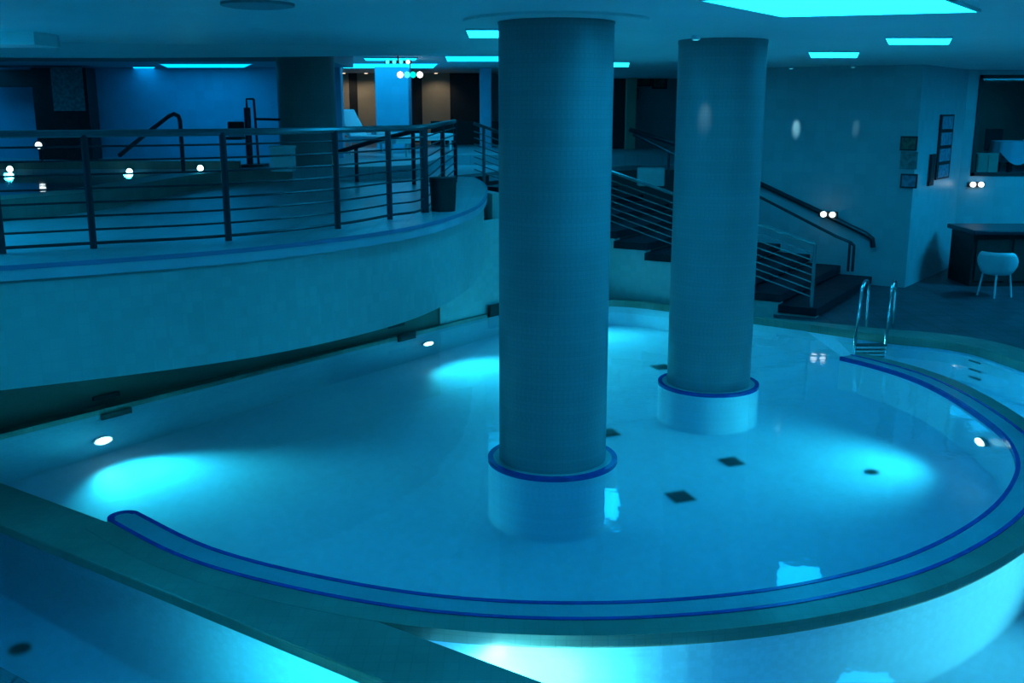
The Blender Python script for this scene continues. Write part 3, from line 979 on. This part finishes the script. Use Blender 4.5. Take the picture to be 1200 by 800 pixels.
# pictures on the walls
def picture(c, u_, n_, wd, h, label, art, frame='dark', nmat=1, group=None):
    u_ = Vector(u_).normalized(); n_ = Vector(n_).normalized()
    t = thing('framed_picture', label, 'picture', c, group)
    rz = math.atan2(u_.y, u_.x)
    f_ = MB().box(Vector(c), (wd, .03, h), rz).build('frame', M[frame], t)
    for k in range(nmat):
        hh = h / nmat
        MB().box(Vector(c) + n_ * .012 + Vector((0, 0, -h / 2 + hh * (k + .5))), (wd * .8, .02, hh * .78), rz).build('print', M[art], f_)
for py, lab, art in ((168, 'upper framed print of the three stacked on the stair wall', 'poster2'), (188, 'middle framed print of the three stacked on the stair wall', 'poster'), (212, 'bottom framed print of the three stacked on the stair wall', 'poster3')):
    c = on_wall(1065, py, 0.02)
    picture(c, WA_D, -ST_N, .30, .26 if py != 188 else .32, lab, art, 'dark' if py != 188 else 'poster', group='prints on the stair wall')
WBD = (WB1 - WA1).normalized()
WBN = Vector((-WBD.y, WBD.x, 0))
if WBN.x < 0: WBN = -WBN
c = atplane(1107, 172, WA1 + WBN * .02, WBN)
picture(c, WBD, WBN, .95, 1.25, 'tall dark notice board on the short wall beside the window', 'poster3', 'dark', 4)
c = atplane(1092, 199, WA1 + WBN * .03, WBN)
picture(c, WBD, WBN, .3, .6, 'narrow dark frame next to the tall notice board', 'dark', 'dark')

# twin glowing discs standing in for spotlight reflections on the walls
def twin_glint(c, n_, u_, label, sp=0.085, r=0.055):
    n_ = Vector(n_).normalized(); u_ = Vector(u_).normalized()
    t = thing('twin_wall_glint', label, 'glint stand-in', c)
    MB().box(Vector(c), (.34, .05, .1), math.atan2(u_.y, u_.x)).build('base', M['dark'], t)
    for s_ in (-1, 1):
        disc(MB(), Vector(c) + u_ * sp * s_ + n_ * .02, n_, r, .05).build('bulb', M['bulb'], t)  # glowing disc in place of a reflected glint
twin_glint(on_wall(971, 251, 0.16), -ST_N, WA_D, 'twin white glowing discs standing in for a glint on the stair handrail wall')
twin_glint(aty(1144, 216, YC - .03), (0, -1, 0), (1, 0, 0), 'twin white glowing discs standing in for a glint on the wall below the dark window')

# added ceiling spots whose beams stand in for glints on wall and column
def glint_spot(px, py, target, label, watts, size=9, z=ZC, colr=(0.45, .9, 1)):
    p = at(px, py, z) if px is not None else Vector((py.x, py.y, z))
    t = thing('glint_spot', label, 'spotlight', (p.x, p.y, z), 'added ceiling spots for glints')
    MB().lathe([(0.05, 0), (0.05, -.04), (.035, -.05)], (p.x, p.y, z), 20).build('housing', M['white'], t, True)
    MB().lathe([(0.03, -.045), (.03, -.053)], (p.x, p.y, z), 16).build('bulb', M['bulb_cyan'], t)
    l = bpy.data.lights.new('spot_beam', 'SPOT')
    l.energy = watts; l.color = colr; l.spot_size = R(size); l.spot_blend = 1.0; l.shadow_soft_size = 0.02
    o = bpy.data.objects.new('spot_beam', l); C.objects.link(o); o.parent = t
    o.location = (0, 0, -0.08)
    o.rotation_euler = (Vector(target) - Vector((p.x, p.y, z - .08))).to_track_quat('-Z', 'Y').to_euler()
tg = on_wall(933, 150, 0)
glint_spot(None, tg - ST_N * .55, tg, 'added ceiling spot making a glint on the middle of the stair wall', 60, 9)
tg = on_wall(1003, 150, 0)
glint_spot(None, tg - ST_N * .55, tg, 'added ceiling spot making a glint on the stair wall by the corner', 9, 9)
tg = Vector((COL2[0] - .27, COL2[1] - .46, aty(816, 134, 12.2).z))
glint_spot(None, tg + Vector((-.2, -.4, 0)), tg, 'added ceiling spot making a glint on the column nearer the ladder', 12, 13)

# ================================================================== gallery furniture, far hall
# dark round bin at gallery end
bp_ = at(514, 247, ZG) + Vector((.06, 0, 0))
t = thing('waste_bin', 'dark round bin at the end of the gallery balustrade', 'bin', (bp_.x, bp_.y, ZG))
MB().lathe([(.15, 0), (.17, .38), (.16, .38)], (bp_.x, bp_.y, ZG), 28).build('body', M['wood_dark'], t, True)
MB().lathe([(.178, .36), (.178, .42), (.15, .42)], (bp_.x, bp_.y, ZG), 28).build('rim', M['dark'], t, True)
# ramp handrail
t = thing('ramp_handrail', 'sloping handrail on two posts behind the gallery balustrade', 'handrail', at(418, 197, ZP))
h0 = aty(396, 178, 18.6); h1 = aty(492, 152, 17.6)
MB().tube([h0, h0 * .5 + h1 * .5 + Vector((0, 0, .02)), h1], 0.04, 8).build('rail', M['rail_dark'], t, True)
for px, k in ((418, .23), (484, .92)):
    a = h0 + (h1 - h0) * k
    MB().tube([a, (a.x, a.y, ZG if k > .5 else ZP - .23)], 0.035, 8).build('post', M['rail_dark'], t, True)
# upper pool handrail
Y = 17.0
pts = [aty(140, 182, Y - 1.0), aty(176, 153, Y - .4), aty(198, 136, Y), aty(204, 133.5, Y), aty(209, 136, Y), aty(211, 142, Y)]
ft = aty(212, 190, Y)
tag(MB().tube(pts + [Vector((pts[-1].x, pts[-1].y, ZG + .02))], 0.035, 8).build('pool_handrail', M['rail_dark'], smooth=True), 'bent dark handrail rising out of the upper pool', 'handrail')
# pool lift
b = at(299, 196, ZP)
t = thing('pool_lift', 'dark upright metal lift frame beside the dark column', 'pool lift', (b.x, b.y, ZP))
zt = aty(299, 116, b.y).z
MB().box((b.x, b.y, ZP + .03), (.4, .45, .06)).build('base', M['dark'], t)
MB().tube([(b.x - .09, b.y, ZP), (b.x - .09, b.y, zt - .15)], .06, 8).build('mast', M['rail_dark'], t, True)
MB().tube([(b.x + .07, b.y, ZP), (b.x + .04, b.y, zt)], .022, 8).build('post', M['rail_dark'], t, True)
MB().tube([(b.x - .09, b.y, zt - .15), (b.x - .09, b.y, zt), (b.x + .04, b.y, zt)], .02, 8).build('crossbar', M['rail_dark'], t, True)
MB().tube([(b.x + .05, b.y, zt - .35), (b.x + .5, b.y, zt - .36)], .022, 8).build('arm', M['rail_dark'], t, True)
MB().box((b.x - .35, b.y, ZP + .52), (.36, .36, .05)).build('seat', M['wood_dark'], t, bevel=.02)
MB().box((b.x - .35, b.y + .17, ZP + .68), (.3, .05, .26)).build('backrest', M['wood_dark'], t, bevel=.02)
# white box
b = at(334, 200, ZP)
t = thing('storage_box', 'white box standing in front of the dark column', 'box', (b.x, b.y - .1, ZP))
MB().box((b.x, b.y - .1, ZP + .19), (.36, .34, .38)).build('body', M['white'], t, bevel=.01)
MB().box((b.x, b.y - .1, ZP + .40), (.39, .37, .05)).build('lid', M['white'], t, bevel=.01)

# dark portal left of the blue wall
pxl = aty(40, 100, 21.8).x; pxr = aty(104, 100, 21.8).x
t = thing('dark_portal', 'dark panelled pier with a pale notice panel left of the blue wall', 'pier', ((pxl + pxr) / 2, 21.9, ZP))
MB().box(((pxl + pxr) / 2, 21.95, (ZP + 4.24) / 2), (pxr - pxl, .5, 4.24 - ZP)).build('body', M['wood_dark'], t)
a = aty(63, 130, 21.66); b = aty(95, 79, 21.66)
MB().box(((a.x + b.x) / 2, 21.69, (a.z + b.z) / 2), (b.x - a.x, .03, b.z - a.z)).build('notice_panel', M['poster'], t)
lx = aty(-40, 75, 21.8).x
MB().box(((lx + pxl) / 2, 21.95, 4.03), (pxl - lx, .5, .34)).build('lintel', M['wood_dark'], t)

# far back area: panels, dark doorways, pillars
YB = 33.2
def far_panel(x0, x1, y0, y1, m, name, label, cat, d=YB, th=.08, group=None, floor=None):
    a = aty(x0, y1, d); b = aty(x1, y0, d)
    z0 = floor if floor is not None else a.z
    return tag(MB().box(((a.x + b.x) / 2, d + th / 2, (z0 + b.z) / 2), (b.x - a.x, th, b.z - z0)).build(name, m, bevel=.01), label, cat, group)
far_panel(394, 412, 83, 165, M['beige'], 'wall_panel', 'narrow beige wall panel just right of the dark column', 'panel', floor=ZP, group='beige wall panels')
far_panel(418, 440, 83, 165, M['beige'], 'wall_panel', 'beige wall panel between the narrow dark strip and the blue pillar', 'panel', floor=ZP, group='beige wall panels')
far_panel(494, 528, 83, 165, M['beige'], 'wall_panel', 'wide beige wall panel left of the dark doorway', 'panel', floor=ZP, group='beige wall panels')
far_panel(411, 418, 83, 165, M['dark'], 'wall_strip', 'dark strip between the two narrow beige panels', 'strip', floor=ZP, d=YB - .02)
far_panel(481, 494, 83, 165, M['dark'], 'wall_strip', 'dark strip beside the wide beige panel', 'strip', floor=ZP, d=YB - .02)
far_panel(528, 562, 83, 165, M['dark'], 'wall_opening', 'dark doorway recess at the far end of the hall', 'doorway', floor=ZP, d=YB - .03)
def pillar(x0, x1, d, m, label):
    a = aty(x0, 120, d).x; b = aty(x1, 120, d).x
    tag(MB().box(((a + b) / 2, d + (b - a) / 2, (ZP + ZC2) / 2), (b - a, b - a, ZC2 - ZP)).build('square_pillar', m, bevel=.02), label, 'pillar', 'square pillars of the far hall')
pillar(440, 479, 28, M['wall_blue'], 'wide blue square pillar behind the sun loungers')
pillar(562, 576, 29, M['wall_blue'], 'slim pale pillar beside the dark doorway')
pillar(734, 746, 27.4, M['beige'], 'slim beige pillar in the dark hallway')
far_panel(505, 590, 142, 163, M['wood_dark'], 'low_counter', 'long low dark counter at the far end of the hall', 'counter', d=31, th=.6, floor=ZP)
# hallway dark doorway and pictures
far_panel(715, 735, 85, 180, M['dark'], 'wall_opening', 'dark doorway beside the slim beige pillar', 'doorway', d=27.85, floor=ZP)
for (x0, x1, y0, y1, lab) in ((744, 764, 88, 101, 'wide dark picture in the hallway'), (764, 782, 88, 104, 'square dark picture in the hallway nearest the stair wall'), (738, 748, 103, 116, 'small dark picture below the wide hallway one')):
    a = aty(x0, y1, 27.9); b = aty(x1, y0, 27.9)
    picture(((a.x + b.x) / 2, 27.9, (a.z + b.z) / 2), (1, 0, 0), (0, -1, 0), b.x - a.x, b.z - a.z, lab, 'poster2', 'dark', group='hallway pictures')
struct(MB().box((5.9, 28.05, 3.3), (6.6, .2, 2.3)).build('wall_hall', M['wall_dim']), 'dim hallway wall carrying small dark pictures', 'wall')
# low white block at the stair top
b0 = aty(748, 211, 21.5); b1 = aty(779, 197, 21.5)
tag(MB().box(((b0.x + b1.x) / 2, 21.6, (ZG - .3 + b1.z) / 2), (b1.x - b0.x, .3, b1.z - ZG + .3)).build('low_wall_block', M['fascia'], bevel=.02), 'low pale block at the top of the stairs', 'low wall')

# sun loungers
def make_lounger(deg=58):
    t = thing('sun_lounger', 'white sun lounger', 'sun lounger', (0, 0, 0))
    f = MB()
    for s_ in (-1, 1): f.box((0, s_ * .3, .32), (1.9, .05, .06))
    f.box((.93, 0, .32), (.05, .6, .06)); f.box((-.93, 0, .32), (.05, .6, .06))
    f.build('frame', M['white'], t)
    for sx in (-.8, .8):
        for sy in (-.28, .28):
            MB().box((sx, sy, .16), (.05, .05, .32)).build('leg', M['white'], t)
    MB().box((.3, 0, .40), (1.28, .62, .10)).build('mattress', M['white_fabric'], t, bevel=.03)
    bk = MB().box((0, 0, 0), (.72, .62, .10))
    ang = R(deg)
    mm = Matrix.Rotation(ang, 3, 'Y')
    bk.v = [mm @ v_ + Vector((-.34 - .34 * math.cos(ang), 0, .42 + .34 * math.sin(ang))) for v_ in bk.v]
    bk.build('backrest', M['white_fabric'], t, bevel=.03)
    return t
lg = make_lounger()
flat_lg = make_lounger(5)
def copy_tree(o, parent=None):
    c = o.copy(); C.objects.link(c); c.parent = parent
    for ch2 in list(o.children): copy_tree(ch2, c)
    return c
spots = [(434, 174, 23.5, -30, 'white sun lounger with raised back next to the dark column'),
         (440, 168, 26.0, 10, 'white flat sun lounger in front of the wide blue pillar'),
         (487, 166, 25.5, 20, 'white flat sun lounger behind the corner of the gallery balustrade')]
for i, (px, py, d, rz, lab) in enumerate(spots):
    o = lg if i == 0 else (flat_lg if i == 1 else copy_tree(flat_lg))
    x = aty(px, py, d).x
    o.location = (x, d, ZP)
    o.rotation_euler = (0, 0, R(rz))
    o['label'] = lab
    o['group'] = 'sun loungers on the platform'

# rows of coloured spot lamps
def spot_row(pxs, y, d, mats, label, r):
    c = aty(sum(pxs) / len(pxs), y, d)
    t = thing('spot_lamp_bar', label, 'spot lamps', c)
    a = aty(pxs[0] - 4, y, d); b = aty(pxs[-1] + 4, y, d)
    MB().box((c.x, d + .08, c.z), (b.x - a.x, .04, .06)).build('bar', M['dark'], t)
    MB().tube([(c.x, d + .08, c.z), (c.x, d + .08, ZC2)], .015, 6).build('hanger', M['dark'], t)
    for px, m in zip(pxs, mats):
        p = aty(px, y, d)
        q = MB()
        q.lathe([(0.001, -r), (r * .7, -r * .7), (r, 0), (r * .7, r * .7), (0.001, r)], p, 12)
        q.build('bulb', M[m], t, True)
spot_row([469, 477, 484, 492], 87.5, 24, ['bulb_pink', 'bulb_cyan', 'bulb_teal', 'bulb'], 'hanging bar of four coloured spot lamps below the ceiling', .075)
spot_row([454, 462, 470, 478], 72.5, 20, ['bulb_cyan', 'bulb_cyan', 'bulb_cyan', 'bulb'], 'bar of small white spot lamps close to the ceiling', .04)

# ================================================================== things seen through the window
DF = 1.98
def dtable(x, y, lab):
    t = thing('dining_table', lab, 'table', (x, y, DF), 'dining tables')
    MB().lathe([(.42, .70), (.42, .74)], (x, y, DF), 28).build('top', M['white'], t)
    # cloth hanging in pointed folds
    q = MB()
    n = 48
    vs = [(x, y, DF + .755)]
    for r_, dz in ((.44, 0), (.47, .5)):
        for k in range(n):
            a_ = 2 * PI * k / n
            low = DF + .75 - (dz * (0.45 + 0.55 * abs(math.cos(2 * a_ + .3))) if dz else 0)
            rr = r_ + (0.02 * math.sin(12 * a_) if dz else 0)
            vs.append((x + rr * math.cos(a_), y + rr * math.sin(a_), low))
    fs = [(0, 1 + k, 1 + (k + 1) % n) for k in range(n)]
    fs += [(1 + k, 1 + (k + 1) % n, 1 + n + (k + 1) % n, 1 + n + k) for k in range(n)]
    q.add(vs, fs).build('cloth', M['white_fabric'], t, True)
    MB().lathe([(.2, 0), (.04, .05), (.04, .70)], (x, y, DF), 16).build('pedestal', M['dark'], t, True)
dtable(wx0 + 1.35, YC + 1.1, 'white clothed table behind the window nearest its frame')
dtable(wx0 + 2.5, YC + 2.0, 'white clothed table farther from the window frame')
def dchair(x, y, rz, lab):
    t = thing('dining_chair', lab, 'chair', (x, y, DF), 'dining chairs')
    m_ = Matrix.Rotation(rz, 3, 'Z')
    o_ = Vector((x, y, DF))
    MB().box(o_ + Vector((0, 0, .45)), (.42, .42, .05), rz).build('seat', M['wood_dark'], t, bevel=.01)
    MB().box(o_ + m_ @ Vector((0, .2, .75)), (.42, .04, .5), rz).build('backrest', M['wood_dark'], t, bevel=.01)
    for sx in (-.18, .18):
        for sy in (-.18, .18):
            MB().box(o_ + m_ @ Vector((sx, sy, .21)), (.04, .04, .42), rz).build('leg', M['wood_dark'], t)
dchair(wx0 + .72, YC + 1.5, 1.2, 'dark dining chair left of the white clothed table')
dchair(wx0 + 1.45, YC + 2.0, .1, 'dark dining chair behind the nearest white clothed table')
b = aty(1153, 190, YC + .75)
t = thing('pale_cabinet', 'pale low cabinet standing behind the window', 'cabinet', (b.x, b.y, DF))
MB().box((b.x, b.y, DF + .25), (.46, .36, .5)).build('body', M['beige_pale'], t)
for s_ in (-1, 1):
    MB().box((b.x + .11 * s_, b.y - .19, DF + .25), (.2, .02, .44)).build('door', M['beige_pale'], t)
a1 = (wx0 + .35, YC + 4.9, 2.95)
picture(a1, (1, 0, 0), (0, -1, 0), .5, .7, 'pale picture on the dining room back wall', 'poster', 'dark')
tag(MB().box((wx0 + 1.3, YC + 4.6, DF + .9), (.5, .4, 1.8)).build('tall_cupboard', M['wood_dark'], bevel=.02), 'tall dark cupboard at the back of the dining room', 'cupboard')
q = (aty(1195, 96, YC + 2.2))
light_panel([(q.x - .4, q.y - .4, 0), (q.x + .4, q.y - .4, 0), (q.x + .4, q.y + .4, 0), (q.x - .4, q.y + .4, 0)], ZC, 'small dim ceiling light in the dining room', m='panel_far')
light_panel([(wx0 + 1, YC + 3.2, 0), (wx0 + 2.4, YC + 3.2, 0), (wx0 + 2.4, YC + 4.0, 0), (wx0 + 1, YC + 4.0, 0)], ZC, 'added ceiling light brightening the back of the dining room', m='panel_far')  # panel added to brighten the room behind the window

# warm downlights washing the beige panels at the far end
for px, lab in ((403, 'warm downlight over the narrow beige panel'), (429, 'warm downlight left of the blue pillar'), (511, 'warm downlight over the wide beige panel')):
    x = aty(px, 90, 32.4).x
    t = thing('downlight', lab, 'ceiling light', (x, 32.4, ZC2), 'warm downlights of the far hall')
    MB().lathe([(0.09, 0), (0.09, -.03), (.06, -.035)], (x, 32.4, ZC2), 20).build('housing', M['white'], t, True)
    MB().lathe([(0.05, -.03), (.05, -.04)], (x, 32.4, ZC2), 16).build('bulb', M['bulb_warm'], t)
    l = bpy.data.lights.new('downlight_beam', 'SPOT')
    l.energy = 9; l.color = (1.0, .84, .62); l.spot_size = R(110); l.spot_blend = .6; l.shadow_soft_size = .05
    o = bpy.data.objects.new('downlight_beam', l); C.objects.link(o); o.parent = t
    o.location = (0, 0, -.06)
    o.rotation_euler = Vector((0, .5, -1)).to_track_quat('-Z', 'Y').to_euler()
